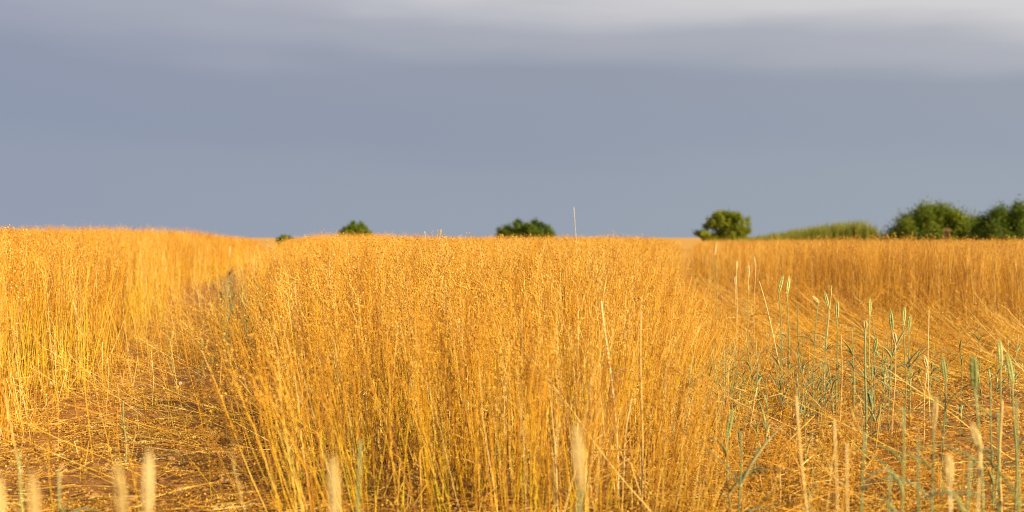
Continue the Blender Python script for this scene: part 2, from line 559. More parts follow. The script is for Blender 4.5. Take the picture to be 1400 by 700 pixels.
def scatter(name, P, E, S, meshes, label, cat, mat=None):
    """ONE object of kind stuff: its points carry the plants through a geometry nodes modifier"""
    me = bpy.data.meshes.new(name)
    me.from_pydata(P.tolist(), [], [])
    a = me.attributes.new('turn', 'FLOAT_VECTOR', 'POINT'); a.data.foreach_set('vector', np.ascontiguousarray(E, dtype=np.float32).ravel())
    S = np.asarray(S, dtype=np.float32)
    if S.ndim == 1:
        S = np.repeat(S[:, None], 3, 1)
    a = me.attributes.new('size', 'FLOAT_VECTOR', 'POINT'); a.data.foreach_set('vector', np.ascontiguousarray(S).ravel())
    a = me.attributes.new('pick', 'INT', 'POINT'); a.data.foreach_set('value', rng.integers(0, len(meshes), len(P)).astype(np.int32))
    o = link(name, me)
    g = bpy.data.node_groups.new(name, 'GeometryNodeTree')
    g.interface.new_socket('Geometry', in_out='INPUT', socket_type='NodeSocketGeometry')
    g.interface.new_socket('Geometry', in_out='OUTPUT', socket_type='NodeSocketGeometry')
    gi = g.nodes.new('NodeGroupInput'); go = g.nodes.new('NodeGroupOutput')
    join = g.nodes.new('GeometryNodeJoinGeometry')
    for m in meshes:
        src = bpy.data.objects.new(name + '_source', m)
        oi = g.nodes.new('GeometryNodeObjectInfo'); oi.inputs[0].default_value = src
        gti = g.nodes.new('GeometryNodeGeometryToInstance')
        g.links.new(oi.outputs['Geometry'], gti.inputs[0]); g.links.new(gti.outputs[0], join.inputs[0])
    iop = g.nodes.new('GeometryNodeInstanceOnPoints')
    iop.inputs['Pick Instance'].default_value = True

    def attr(nm, dt):
        n = g.nodes.new('GeometryNodeInputNamedAttribute'); n.data_type = dt; n.inputs[0].default_value = nm
        return n.outputs[0]
    g.links.new(gi.outputs[0], iop.inputs['Points']); g.links.new(join.outputs[0], iop.inputs['Instance'])
    g.links.new(attr('pick', 'INT'), iop.inputs['Instance Index'])
    g.links.new(attr('turn', 'FLOAT_VECTOR'), iop.inputs['Rotation'])
    g.links.new(attr('size', 'FLOAT_VECTOR'), iop.inputs['Scale'])
    g.links.new(iop.outputs[0], go.inputs[0])
    md = o.modifiers.new('plants', 'NODES'); md.node_group = g
    tag(o, label, cat, None, 'stuff')
    return o


def pts(y0, y1, density, x0, x1):
    n = int((y1 - y0) * (x1 - x0) * density)
    return rng.uniform(x0, x1, n), rng.uniform(y0, y1, n)


def view_half(y):
    return 0.36 * y + 1.5


def strip(side):
    """positions, turn, size of the flax plants of one strip: (near ones, far tufts)"""
    def inside(x, y):
        j = 0.10 * vnoise(x * 2.3, y * 2.3, 7) + 0.05 * vnoise(x * 7, y * 7, 8)
        lo, hi = -view_half(y) - 0.4, view_half(y) + 0.4
        if side == 'left':
            d = np.interp(y, *XL) - x + j
            d = np.minimum(d, y - 5.0)
            ok = (d > 0) & (x > lo)
        elif side == 'middle':
            d = np.minimum(x - np.interp(y, *XML), np.interp(y, *XMR) - x) + j
            front = y - 3.05 + 0.3 * vnoise(x * 1.6, y * 0, 9) + 0.2 * vnoise(x * 5, y * 2, 10)
            d = np.minimum(d, front * 0.15)
            ok = d > 0
        else:
            d = np.minimum(x - np.interp(y, *XR), y - np.maximum(9.3, 13.2 - 2.4 * (x - 2.7))) + j
            ok = (d > 0) & (x < hi)
        return d, ok

    def dress(x, y, d, far, bl=None, bd=None):
        n = len(x)
        edge = 1 - np.clip(d / 0.45, 0, 1)
        patch = vnoise(x * 0.9, y * 0.9, 21)
        base = {'left': 1.03, 'middle': 0.98, 'right': 1.02}[side]
        s = base * (1 + 0.06 * patch + 0.03 * vnoise(x * 3.1, y * 3.1, 23) + np.clip(rng.normal(0, 0.065, n), -0.3, 0.06)) * (1 - 0.14 * edge)
        if side == 'middle':
            s = s * (0.90 + 0.10 * sstep(4.5, 9, y)) * (1 - 0.25 * (1 - np.clip((np.interp(y, *XMR) - x) / 0.5, 0, 1)) * (1 - sstep(9, 14, y)))
        lean = np.abs(rng.normal(0, R(6.5), n)) + edge * np.abs(rng.normal(0, R(5), n))
        dr = rng.uniform(0, 2 * np.pi, n)
        if bl is not None:
            vx = np.cos(dr) * lean * 0.75 + np.cos(bd) * bl + R(7) * vnoise(x * 1.4, y * 1.4, 61); vy = np.sin(dr) * lean * 0.75 + np.sin(bd) * bl + R(7) * vnoise(x * 1.4, y * 1.4, 62)
            lean = np.hypot(vx, vy); dr = np.arctan2(vy, vx)
        if side == 'middle':                           # the strip hangs over to the left along its left edge
            k = (1 - np.clip((x - np.interp(y, *XML)) / 1.1, 0, 1)) * (1 - 0.6 * sstep(8, 16, y))
            ex = -np.sin(R(10)) * k
            k2 = (1 - np.clip((np.interp(y, *XMR) - x) / 0.7, 0, 1))
            ex = ex + np.sin(R(14)) * k2 * (1 - sstep(8, 14, y))
            vx = np.cos(dr) * lean + ex; vy = np.sin(dr) * lean
            lean = np.hypot(vx, vy); dr = np.arctan2(vy, vx)
        # a few stalks fallen over among the rest
        fallen = rng.random(n) < (0.006 if not far else 0.0)
        lean = np.where(fallen, rng.uniform(R(25), R(65), n), lean)
        E = lean_euler(rng.uniform(0, 2 * np.pi, n), lean, dr)
        P = np.stack([x, y, ground_z(x, y) - 0.01], -1)
        return P, E, s
    bands = []
    for (y0, y1, dens) in ((2.6, 6.5, 600), (6.5, 9, 450), (9, 14, 290), (14, 22, 150)):
        # stems stand in loose bunches that share a lean
        x, y = pts(y0, y1, dens / 3.2, -view_half(y1) - 0.4, view_half(y1) + 0.4)
        d, ok = inside(x, y)
        clump = vnoise(x * 5, y * 5, 31)
        keep = ok & (rng.random(len(x)) < np.clip((0.55 if side != 'middle' else 0.38) + 0.8 * np.clip(d / 0.3, 0, 1), 0, 1)) & (rng.random(len(x)) < 0.74 + 0.6 * clump)
        x, y, d = x[keep], y[keep], d[keep]
        cnt = 1 + rng.poisson(2.2, len(x))
        bl = np.repeat(np.abs(rng.normal(0, R(5.5), len(x))), cnt); bd = np.repeat(rng.uniform(0, 2 * np.pi, len(x)), cnt)
        x, y, d = np.repeat(x, cnt), np.repeat(y, cnt), np.repeat(d, cnt)
        n = len(x)
        bands.append(dress(x + rng.normal(0, .018, n), y + rng.normal(0, .018, n), d, False, bl, bd))
    if side == 'middle':                               # thin, stunted plants straggling into the trampled gap on the right
        x, y = pts(3.0, 11, 190, 0.3, 3.2)
        k = (x - np.interp(y, *XMR)) / (0.95 - 0.03 * y)
        keep = (k > -0.2) & (k < 1) & (rng.random(len(x)) < 1.0 - 0.8 * k)
        x, y = x[keep], y[keep]
        q = dress(x, y, np.full(len(x), 0.3), False, None, None)
        bands.append((q[0], q[1], q[2] * rng.uniform(0.48, 0.76, len(x))))
        x, y = pts(5.0, 13, 60, -4, -0.6)              # and a few into the narrow gap on the left
        keep = (x < np.interp(y, *XML)) & (x > np.interp(y, *XL)) & (rng.random(len(x)) < 0.25 + 0.75 * sstep(7, 10, y))
        x, y = x[keep], y[keep]
        q = dress(x, y, np.full(len(x), 0.6), False, None, None)
        bands.append((q[0], q[1], q[2] * rng.uniform(0.45, 0.85, len(x))))
        x, y = pts(2.9, 6.5, 7, -2.4, -0.5)            # single stems left standing on the bare soil
        keep = (x < np.interp(y, *XML) + 0.05)
        x, y = x[keep], y[keep]
        q = dress(x, y, np.full(len(x), 0.2), False, None, None)
        bands.append((q[0], q[1], q[2] * rng.uniform(0.5, 0.9, len(x))))
    near = [np.concatenate([b[i] for b in bands]) for i in range(3)]
    bands = []
    for (y0, y1, dens) in ((22, 36, 24), (36, 66, 12)):
        x, y = pts(y0, y1, dens, -view_half(y1) - 0.4, view_half(y1) + 0.4)
        d, ok = inside(x, y)
        bands.append(dress(x[ok], y[ok], d[ok], True))
    far = [np.concatenate([b[i] for b in bands]) for i in range(3)]
    return near, far


def put_strip(side, label):
    near, far = strip(side)
    if side == 'middle':
        P, E, S = near
        px = 700 + FPX * P[:, 0] / P[:, 1]
        order = np.argsort(P[:, 1] + 0.0 * px + np.where((px < -20) | (px > 1420), 99, 0))
        first, rest = order[:300], order[300:]
        meshes = FLAX
        proto = None
        for k, i in enumerate(first):
            if k < len(meshes):
                o = link('flax_plant', meshes[k])
            else:
                o = bpy.data.objects['flax_plant' if k % len(meshes) == 0 else 'flax_plant.%03d' % (k % len(meshes))].copy()
                COL.objects.link(o)
            o.location = P[i]; o.rotation_euler = E[i]; o.scale = (S[i],) * 3
            tag(o, 'dry golden flax plant with round seed capsules in the front rows of the middle strip', 'flax plant', 'flax plants in the front rows of the middle strip')
        near = [P[rest], E[rest], S[rest]]
    # near plants and far tufts are one crop: one object, the tufts simply follow the near plants in its list of shapes
    return near, far


def put_crop(side, label):
    near, far = put_strip(side, label)
    P = np.concatenate([near[0], far[0]]); E = np.concatenate([near[1], far[1]]); S = np.concatenate([near[2], far[2]])
    fl, tu = (FLAX_R, TUFT_R) if side == 'right' else (FLAX, TUFT)
    # one snapped stem for every few whole plants near the camera
    m = rng.random(len(near[0])) < (0.9 if side != 'right' else 0.3)
    q = near[0][m] + np.concatenate([rng.normal(0, .06, (m.sum(), 2)), np.zeros((m.sum(), 1))], 1)
    n = len(q)
    P = np.concatenate([P, q]); S = np.concatenate([S, rng.uniform(0.6, 1.1, n)])
    E = np.concatenate([E, lean_euler(rng.uniform(0, 6.28, n), np.abs(rng.normal(0, R(24), n)), rng.uniform(0, 6.28, n))])
    meshes = fl + tu + SNAPPED
    o = scatter('flax_crop', P, E, S, meshes, label, 'flax crop')
    a, b = len(fl), len(fl) + len(tu)
    pick = np.concatenate([rng.integers(0, a, len(near[0])), rng.integers(a, b, len(far[0])), rng.integers(b, len(meshes), n)]).astype(np.int32)
    # Join Geometry lists its inputs last-linked first
    pick = (len(meshes) - 1) - pick if JOIN_REVERSED else pick
    o.data.attributes['pick'].data.foreach_set('value', pick)
    return o


JOIN_REVERSED = True
put_crop('left', 'tall golden flax strip left of the narrow gap, greenish at the stem feet')
put_crop('middle', 'broad golden flax strip between the two gaps, running to the skyline')
put_crop('right', 'golden flax stand behind the trampled gap, below the green bushes')

# ------------------------------------------------------------------ litter, flattened straw and clods on the soil


def litter():
    rnd = random.Random(9)
    pieces = []
    for i in range(10):
        mb = MB()
        ln = rnd.uniform(0.03, 0.16) if i < 8 else 0.36
        c = rnd.uniform(-0.05, 0.05); z = rnd.uniform(0, 0.02)
        path = [(-ln / 2 + ln * k / 4, c * math.sin(k * 0.9), z * math.sin(k * 0.8)) for k in range(5)]
        mb.tube(path, rnd.uniform(0.0007, 0.0016), 4, 0)
        if i % 3 == 0:
            for k in range(4):
                e = Vector(path[4]) + Vector((rnd.uniform(-.03, .03), rnd.uniform(-.03, .03), rnd.uniform(0, .015)))
                mb.tube([path[4], e], 0.0006, 3, 0); mb.ball(e, rnd.uniform(.0028, .0038), (0, 0, 1), 1, 6, 4, 1)
        pieces.append(mb.mesh('straw_piece', [M_LITTER, M_CAPS]))
    for i in range(3):                                  # loose capsules
        mb = MB(); mb.ball((0, 0, 0.003), 0.0036, (0.3, 0.2, 1), 1.05, 6, 4, 0, 0.3)
        pieces.append(mb.mesh('loose_capsule', [M_CAPS]))
    n = 150000
    y = 2.2 + 14 * rng.random(n) ** 1.5
    x = rng.uniform(-1, 1, n) * view_half(y)
    patch = vnoise(x * 2.2, y * 2.2, 41)
    keep = rng.random(n) < (0.50 + 0.65 * patch) * (0.85 + 0.15 * sstep(3.5, 6, y))
    x, y = x[keep], y[keep]; n = len(x)
    a = rng.normal(0, R(35), n) + np.where(rng.random(n) < 0.3, R(90), 0)
    E = np.stack([rng.uniform(-0.2, 0.2, n), rng.normal(-0.02, 0.10, n), a], -1)
    P = np.stack([x, y, ground_z(x, y) + ground_micro(x, y) + rng.uniform(0.002, 0.028, n)], -1)
    scatter('straw_litter', P, E, rng.uniform(0.6, 1.25, n), pieces, 'broken straw and fallen seed capsules strewn over the bare soil', 'straw')


litter()


def lodged():
    """flax beaten flat in the right-hand gap and along the feet of the strips"""
    n = 12000
    y = rng.uniform(3.2, 15.5, n); x = rng.uniform(0.2, 5.8, n)
    gap = (x > np.interp(y, *XMR) - 0.1) & ((x < np.interp(y, *XR) + 0.35) | (y < 0.6 + np.maximum(9.3, 13.2 - 2.4 * (x - 2.7)))) & (x < view_half(y))
    keep = gap & (rng.random(n) < np.clip(0.16 + 0.95 * sstep(5.6, 9.0, y) * sstep(1.2, 2.6, x), 0, 1))
    x, y = x[keep], y[keep]
    m = 1500
    y2 = rng.uniform(4.2, 12, m); x2 = np.interp(y2, *XML) - rng.uniform(-0.3, 0.55, m)
    k2 = x2 > np.interp(y2, *XL) - 0.15
    k2 &= rng.random(m) < 0.16
    x = np.concatenate([x, x2[k2]]); y = np.concatenate([y, y2[k2]])
    n = len(x)
    lean = np.clip(rng.normal(R(70), R(14), n), R(25), R(88))
    dr = np.where(rng.random(n) < 0.65, rng.normal(R(165), R(28), n), rng.uniform(0, 2 * np.pi, n))
    E = lean_euler(rng.uniform(0, 2 * np.pi, n), lean, dr)
    P = np.stack([x, y, ground_z(x, y) + rng.uniform(0.0, 0.03, n)], -1)
    scatter('flattened_flax', P, E, rng.uniform(0.65, 1.0, n), FLAX, 'flax beaten flat on the soil of the trampled gaps', 'flax')


lodged()


def clods():
    rnd = random.Random(3)
    ms = []
    for i in range(6):
        mb = MB(); mb.ball((0, 0, 0), 0.014, (rnd.uniform(-.3, .3), rnd.uniform(-.3, .3), 1), 0.75, 8, 6, 0)
        mb.v = [tuple(Vector(p) * (1 + 0.28 * math.sin(p[0] * 400 + i) * math.cos(p[1] * 350 + 2 * i) + rnd.uniform(-.12, .12))) for p in mb.v]
        ms.append(mb.mesh('clod', [M_CLOD]))
    n = 14000
    y = 2.2 + 11 * rng.random(n) ** 1.4
    x = rng.uniform(-1, 1, n) * view_half(y)
    E = rng.uniform(0, 6.28, (n, 3))
    P = np.stack([x, y, ground_z(x, y) + ground_micro(x, y)], -1)
    scatter('soil_crumbs', P, E, 0.15 + 1.2 * rng.random(n) ** 2.6, ms, 'small crumbs and clods of brown earth lying on the soil', 'earth')


clods()

# ------------------------------------------------------------------ wheat standing in the gaps


def wheat_ear(mb, base, d, ln, w, rnd, awn=0.25):
    d = d.normalized()
    a = d.cross(Vector((0.2, 1, 0.1))).normalized(); b = d.cross(a)
    n = 11
    for i in range(n):
        t = i / (n - 1)
        r = w * 0.5 * (0.75 + 0.45 * math.sin(math.pi * min(1, 0.15 + 0.85 * (1 - t)))) * (1 - 0.45 * t ** 3)
        for s in ((1, -1) if i < n - 1 else (0,)):
            c = base + d * (ln * t) + a * (s * r * 0.55) + b * (rnd.uniform(-.15, .15) * r)
            dd = (d + a * s * 0.28 + b * rnd.uniform(-.15, .15)).normalized()
            mb.ball(c, r * 0.62, dd, 1.75, 6, 4, 0, 0.5)
            if awn and rnd.random() < awn:
                mb.tube([c + dd * r, c + dd * (r + rnd.uniform(.008, .022))], [0.0004, 0.0002], 3, 0)


def leaf_path(p0, az, ln, up, droop, k=7):
    pts_ = []
    p = Vector(p0); el = up
    for i in range(k):
        pts_.append(p.copy())
        p = p + Vector((math.cos(az) * math.cos(el), math.sin(az) * math.cos(el), math.sin(el))) * (ln / (k - 1))
        el -= droop / (k - 1)
    return pts_


def wheat(px, py, d, kind, label, lean=0.0, ear=0.075, ear_w=0.011, leaves=2, group=None, seed=0, leaf_len=0.16, base_px=None, stem_r=None, cat='wheat plant', name='wheat_plant', leaf_w=0.011, bow=0.0):
    """kind: green, dry, mixed (dry ear on a green stem), straw (dry stalk without an ear), leafy (green, no ear)"""
    rnd = random.Random(1000 + seed)
    top = Vector((pt(px, d), d + rnd.uniform(-.02, .02), ztop(py, d)))
    bx = pt(px if base_px is None else base_px, d) - lean
    base = Vector((bx, d, float(ground_z(bx, d)) - 0.01))
    root = bpy.data.objects.new(name, None)
    COL.objects.link(root)
    root.empty_display_size = 0.05
    root.location = base
    tag(root, label, cat, group)
    T = top - base
    green = kind in ('green', 'leafy')
    has_ear = kind in ('green', 'dry', 'mixed') and ear > 0
    ms = M_WSTEM_D if kind in ('dry', 'straw') else M_WSTEM_G
    r = stem_r or (0.0023 if kind != 'straw' else 0.0021)
    na = 0.3 if d > 2.4 else 0.06
    nod = Vector((rnd.uniform(-na, na) + bow, rnd.uniform(-na, na), 1.0)).normalized()
    se = T - nod * (ear if has_ear else 0.0)
    path = []
    for i in range(9):
        t = i / 8
        path.append(Vector((se.x * t ** 1.4, se.y * t ** 1.2, se.z * t)) + Vector((0.004 * math.sin(t * 6 + seed), 0.004 * math.cos(t * 5 + seed), 0)))
    mb = MB()
    mb.tube(path, [r * (1.15 - 0.35 * i / 8) for i in range(9)], 6, 0, True)
    for t in (2, 5):                                   # nodes of the culm
        mb.ball(path[t], r * 1.45, path[t + 1] - path[t], 1.5, 6, 4, 0)
    stem = link('stem', mb.mesh('wheat_stem', [ms]), root)
    if has_ear:
        mb = MB()
        wheat_ear(mb, path[-1], (T - path[-1]), ear, ear_w, rnd)
        link('ear', mb.mesh('wheat_ear', [M_WEAR_G if green else M_WEAR_D]), root)
    for q in range(leaves + (2 if kind in ('green', 'leafy') else 1 if kind == 'mixed' else 0)):
        t = rnd.uniform(0.2, 0.85)
        i = int(t * 8)
        az = rnd.choice((0, math.pi)) + rnd.uniform(-.9, .9)
        ln = leaf_len * rnd.uniform(0.7, 1.25)
        lp = leaf_path(path[i], az, ln, rnd.uniform(0.5, 1.25), rnd.uniform(0.4, 2.3))
        w = leaf_w * rnd.uniform(0.75, 1.2)
        mb = MB()
        mb.blade(lp, [w * 0.55, w, w, w * 0.9, w * 0.7, w * 0.4, w * 0.05], (-math.sin(az), math.cos(az), 0.15), 0)
        link('leaf', mb.mesh('wheat_leaf', [M_WLEAF_G if kind in ('green', 'leafy', 'mixed') else M_WSTEM_D]), root)
    return root


W = [
    # --- the narrow gap on the left
    dict(px=314, py=337, d=11.0, kind='mixed', label='tall pale stalk with a slim ear, leftmost in the narrow left gap', leaves=4),
    dict(px=328, py=364, d=11.5, kind='mixed', label='pale topped grey green stalk, taller of two side by side in left gap', leaves=1),
    dict(px=335, py=386, d=11.4, kind='mixed', label='short cream eared stalk, lower of two side by side in left gap', leaves=1),
    dict(px=353, py=345, d=13.5, kind='green', label='thin pale green ear just left of the bend of the left gap', leaves=2),
    dict(px=358, py=358, d=12.8, kind='mixed', label='stout cream ear on a green stalk where the left gap narrows', leaves=1, ear_w=0.014),
    dict(px=367, py=325, d=17.0, kind='green', label='thin green stalk reaching the skyline at the far end of left gap', leaves=2),
    dict(px=376, py=327, d=18.0, kind='dry', label='thin cream stalk reaching the skyline beside the tiny far bush', leaves=0),
    dict(px=312, py=425, d=10.0, kind='leafy', label='bushy green weed like tuft at the foot of left gap stalks', leaves=6, leaf_len=0.12),
    dict(px=236, py=452, d=8.2, kind='green', label='small green shoot at the brown foot of the left strip', leaves=2, ear=0.05),
    dict(px=276, py=462, d=7.6, kind='green', label='small green stalk midway between left strip and middle strip', leaves=2, ear=0.05),
    # --- open soil at the lower left
    dict(px=146, py=488, d=6.4, kind='straw', label='short upright cream straw on the soil before the left strip', leaves=0),
    dict(px=208, py=478, d=6.6, kind='straw', label='pale upright straw with a bent tip on soil right of left strip', leaves=1),
    dict(px=170, py=548, d=4.9, kind='leafy', label='tiny green seedling tuft on the bare brown soil at left', leaves=5, leaf_len=0.07, leaf_w=0.007),
    dict(px=197, py=622, d=1.62, kind='dry', label='brightest fat cream ear, out of focus, close at lower left', leaves=0, ear_w=0.011),
    dict(px=158, py=632, d=1.55, kind='dry', label='blurred cream ear just left of the brightest one, lower left', leaves=0, ear_w=0.010),
    dict(px=49, py=645, d=1.55, kind='mixed', label='blurred dull cream ear with green blade near the left corner', leaves=1, ear_w=0.010),
    dict(px=-1, py=652, d=1.55, kind='dry', label='blurred cream ear cut by the left edge of the picture', leaves=0),
    dict(px=28, py=618, d=2.5, kind='leafy', label='blurred yellow green blade leaning right at the left corner', leaves=3, leaf_len=0.13),
    dict(px=84, py=640, d=2.6, kind='leafy', label='blurred small green blades on soil between the lower left ears', leaves=3, leaf_len=0.10),
    # --- among the middle strip
    dict(px=457, py=622, d=1.62, kind='dry', label='blurred fat cream ear standing alone before the middle strip', leaves=0, ear_w=0.010),
    dict(px=491, py=600, d=2.3, kind='leafy', label='blurred grey green stalk beside the lone cream ear', leaves=0),
    dict(px=787, py=582, d=1.7, kind='mixed', label='blurred greyish ear leaning right at the bottom of middle strip', leaves=0, ear_w=0.011, lean=0.03),
    dict(px=603, py=314, d=11.0, kind='dry', label='short white tip poking above the skyline left of the middle bush', leaves=0, ear=0.05),
    dict(px=785, py=283, d=9.5, kind='straw', label='thin tall pale stalk standing above the skyline by the middle bush', leaves=0, base_px=793, stem_r=0.0016),
    dict(px=824, py=412, d=4.2, kind='straw', label='thick cream dead stalk leaning left with a forked broken middle', leaves=1, base_px=848, stem_r=0.0026, leaf_len=0.10),
    dict(px=877, py=424, d=4.1, kind='straw', label='long straight white stalk standing upright in the middle strip', leaves=0, stem_r=0.0030),
    dict(px=862, py=545, d=4.4, kind='straw', label='short leaning cream stalk left of the long white one', leaves=1, base_px=850, stem_r=0.0028, leaf_len=0.09),
    dict(px=1000, py=560, d=3.9, kind='green', label='pale green stalk with open blades right of middle strip foot', leaves=3),
    dict(px=1012, py=590, d=3.4, kind='leafy', label='yellow green blades crossing at the foot of the middle strip', leaves=4, leaf_len=0.18),
    # --- the trampled gap on the right
    dict(px=980, py=332, d=9.0, kind='mixed', label='tall thin cream eared stalk, leftmost of the right gap', leaves=1, ear_w=0.009),
    dict(px=1006, py=378, d=8.5, kind='dry', label='small cream ear low beside the tall thin leftmost stalk', leaves=0, ear=0.05),
    dict(px=1008, py=357, d=9.2, kind='dry', label='small cream ear above another, beside the tall thin leftmost stalk', leaves=0, ear=0.05),
    dict(px=1023, py=361, d=8.0, kind='mixed', label='thin brown tipped green stalk with dark spreading blades', leaves=4, leaf_len=0.13),
    dict(px=1031, py=350, d=9.5, kind='dry', label='slim cream ear high before the shaded face of right stand', leaves=0),
    dict(px=1038, py=385, d=6.6, kind='straw', label='thick cream straw slanting down right beside the twin green stalks', leaves=1, base_px=1076, stem_r=0.0024, leaf_len=0.08),
    dict(px=1071, py=377, d=6.3, kind='green', label='left one of two stout green ears growing side by side', leaves=3, ear_w=0.012, leaf_len=0.15),
    dict(px=1079, py=378, d=6.4, kind='green', label='right one of two stout green ears growing side by side', leaves=2, ear_w=0.012),
    dict(px=1091, py=417, d=6.4, kind='leafy', label='dark green arching blades right of the twin green ears', leaves=4, leaf_len=0.14),
    dict(px=1110, py=405, d=6.5, kind='mixed', label='grey green stalk with a white bent top', leaves=3, ear=0.04, bow=-0.9),
    dict(px=1128, py=399, d=6.3, kind='green', label='green stalk with a dry cream blade pointing up right', leaves=4, leaf_len=0.13),
    dict(px=1136, py=390, d=6.4, kind='straw', label='dry cream blade tip rising beside a bushy green stalk', leaves=0, base_px=1126),
    dict(px=1145, py=412, d=6.2, kind='green', label='plump green ear standing alone below the slanting straws', leaves=2, ear_w=0.013),
    dict(px=1150, py=457, d=5.6, kind='straw', label='thin white upright straw below the plump green ear', leaves=0),
    dict(px=1168, py=450, d=5.8, kind='leafy', label='short green stalk with hanging blades left of the grey stalk', leaves=4, leaf_len=0.11),
    dict(px=1184, py=440, d=5.2, kind='mixed', label='thick grey green stalk with a broken cream top', leaves=2, ear=0.025, ear_w=0.014, stem_r=0.004),
    dict(px=1191, py=408, d=6.0, kind='green', label='long pale green ear right behind the thick grey stalk', leaves=3, ear_w=0.010),
    dict(px=1199, py=462, d=5.4, kind='green', label='low grey green ear just right of the thick grey stalk', leaves=3, ear=0.055),
    dict(px=1216, py=424, d=5.6, kind='green', label='pale yellow green ear with a dry tuft beneath it', leaves=3, ear_w=0.013),
    dict(px=1221, py=455, d=5.5, kind='dry', label='dry cream tuft like ear under the pale yellow green one', leaves=1, ear=0.035, ear_w=0.015),
    dict(px=1239, py=420, d=5.8, kind='green', label='straight thin green eared stalk, left of a close pair', leaves=1),
    dict(px=1244, py=432, d=5.9, kind='green', label='straight thin green eared stalk, right and lower of a close pair', leaves=1, ear=0.05),
    dict(px=1262, py=486, d=5.2, kind='dry', label='small low cream ear right of the close green pair', leaves=0, ear=0.05),
    dict(px=1271, py=425, d=6.0, kind='straw', label='thin tall straw rising right of the close green pair', leaves=0),
    dict(px=1290, py=487, d=4.2, kind='green', label='neat upright green ear on a bare stalk over bare soil', leaves=1, ear_w=0.010),
    dict(px=1328, py=486, d=3.15, kind='green', label='large blurred green ear leaning left over bare soil', leaves=2, ear_w=0.013, base_px=1352, bow=-0.35, leaf_len=0.2),
    dict(px=1364, py=463, d=4.1, kind='green', label='tall green ear near the right edge, left of a tilted one', leaves=2),
    dict(px=1375, py=484, d=3.9, kind='green', label='tilted green ear near the right edge', leaves=2, base_px=1390, bow=-0.4),
    dict(px=1358, py=524, d=4.0, kind='leafy', label='thin dark green stalk under the tall right edge ear', leaves=2, leaf_len=0.10),
    dict(px=1369, py=548, d=3.8, kind='straw', label='cream upright straw under the tilted right edge ear', leaves=0, stem_r=0.0032),
    dict(px=1277, py=540, d=3.2, kind='mixed', label='blurred yellow ear below the neat upright green one', leaves=2, ear_w=0.010),
    dict(px=1233, py=555, d=2.9, kind='leafy', label='blurred broad green blades left of the blurred yellow ear', leaves=4, leaf_len=0.2, leaf_w=0.010),
    dict(px=1143, py=575, d=2.8, kind='straw', label='blurred cream straw, left of two upright ones at bottom right', leaves=0, stem_r=0.0025),
    dict(px=1158, py=605, d=2.7, kind='straw', label='blurred cream straw, right and lower of two upright ones', leaves=1, stem_r=0.0025),
    dict(px=1088, py=540, d=3.0, kind='straw', label='blurred cream straw leaning left among the flax capsules', leaves=0, base_px=1112, stem_r=0.003),
    dict(px=1180, py=590, d=2.7, kind='leafy', label='blurred green stalk right of the two upright cream straws', leaves=4, leaf_len=0.16),
    dict(px=1333, py=582, d=2.6, kind='dry', label='blurred cream ear, higher of two at the lower right', leaves=1, ear=0.05),
    dict(px=1302, py=625, d=2.4, kind='dry', label='blurred cream ear, lower of two at the lower right', leaves=2, ear=0.05),
    dict(px=1362, py=560, d=2.7, kind='leafy', label='blurred green broad blades crossing below right edge ears', leaves=5, leaf_len=0.2, leaf_w=0.010),
    dict(px=1392, py=545, d=2.6, kind='leafy', label='blurred green clump cut by the right edge of the picture', leaves=5, leaf_len=0.2, leaf_w=0.010),
    dict(px=1262, py=600, d=2.5, kind='leafy', label='blurred green blades at the bottom, below the yellow ear', leaves=5, leaf_len=0.17),
    dict(px=1325, py=630, d=2.3, kind='leafy', label='blurred green blades in the bottom right corner', leaves=5, leaf_len=0.16),
    dict(px=1212, py=640, d=2.4, kind='leafy', label='blurred low green blades at the bottom, under the broad ones', leaves=5, leaf_len=0.14),
]
for i, w in enumerate(W):
    wheat(seed=i, **w)

def shoots():
    """low grey green wheat shoots among the flattened flax: six grown, then copied"""
    protos = []
    lab, grp = 'low grey green wheat shoot among the flattened flax of the right gap', 'low wheat shoots in the right gap'
    for i in range(6):
        protos.append(wheat(1200, 470 + i, 6.0, 'leafy', lab, leaves=3 + i % 2, leaf_len=0.15, group=grp, seed=300 + i, name='wheat_shoot', cat='wheat shoot'))
    rnd = random.Random(77)
    k = 0
    while k < 130:
        y = rnd.uniform(3.6, 9.0) if rnd.random() < 0.3 else rnd.uniform(5.2, 7.6)
        x = rnd.uniform(0.6, 3.0)
        lo, hi = float(np.interp(y, *XMR)) - 0.15, min(float(np.interp(y, *XR)), view_half(y) - 1.2)
        if not (lo < x < hi) or rnd.random() > 1.0 - 0.75 * (x - lo) / (hi - lo + 0.01):
            continue
        src = protos[k % 6]
        if k < 6:
            o = src
        else:
            o = src.copy(); COL.objects.link(o)
            for ch in src.children:
                c = ch.copy(); COL.objects.link(c); c.parent = o
        o.location = (x, y, float(ground_z(x, y)) - 0.01)
        o.rotation_euler = (rnd.uniform(-.15, .15), rnd.uniform(-.15, .15), rnd.uniform(0, 6.28))
        o.scale = (rnd.uniform(0.45, 1.0) * (1 if y > 4.6 else 0.75),) * 3
        k += 1
    for k in range(26):                                # and along the narrow gap on the left
        src = protos[k % 6]
        o = src.copy(); COL.objects.link(o)
        for ch in src.children:
            c = ch.copy(); COL.objects.link(c); c.parent = o
        y = rnd.uniform(8.5, 18)
        x = float(np.interp(y, *XML)) - rnd.uniform(-0.05, 0.30)
        o.location = (x, y, float(ground_z(x, y)) - 0.01)
        o.rotation_euler = (rnd.uniform(-.15, .15), rnd.uniform(-.15, .15), rnd.uniform(0, 6.28))
        o.scale = (rnd.uniform(0.8, 1.4),) * 3
        tag(o, 'grey green wheat shoot along the far part of the narrow left gap', 'wheat shoot', 'wheat shoots in the left gap')


shoots()

# ------------------------------------------------------------------ bushes and trees on the skyline


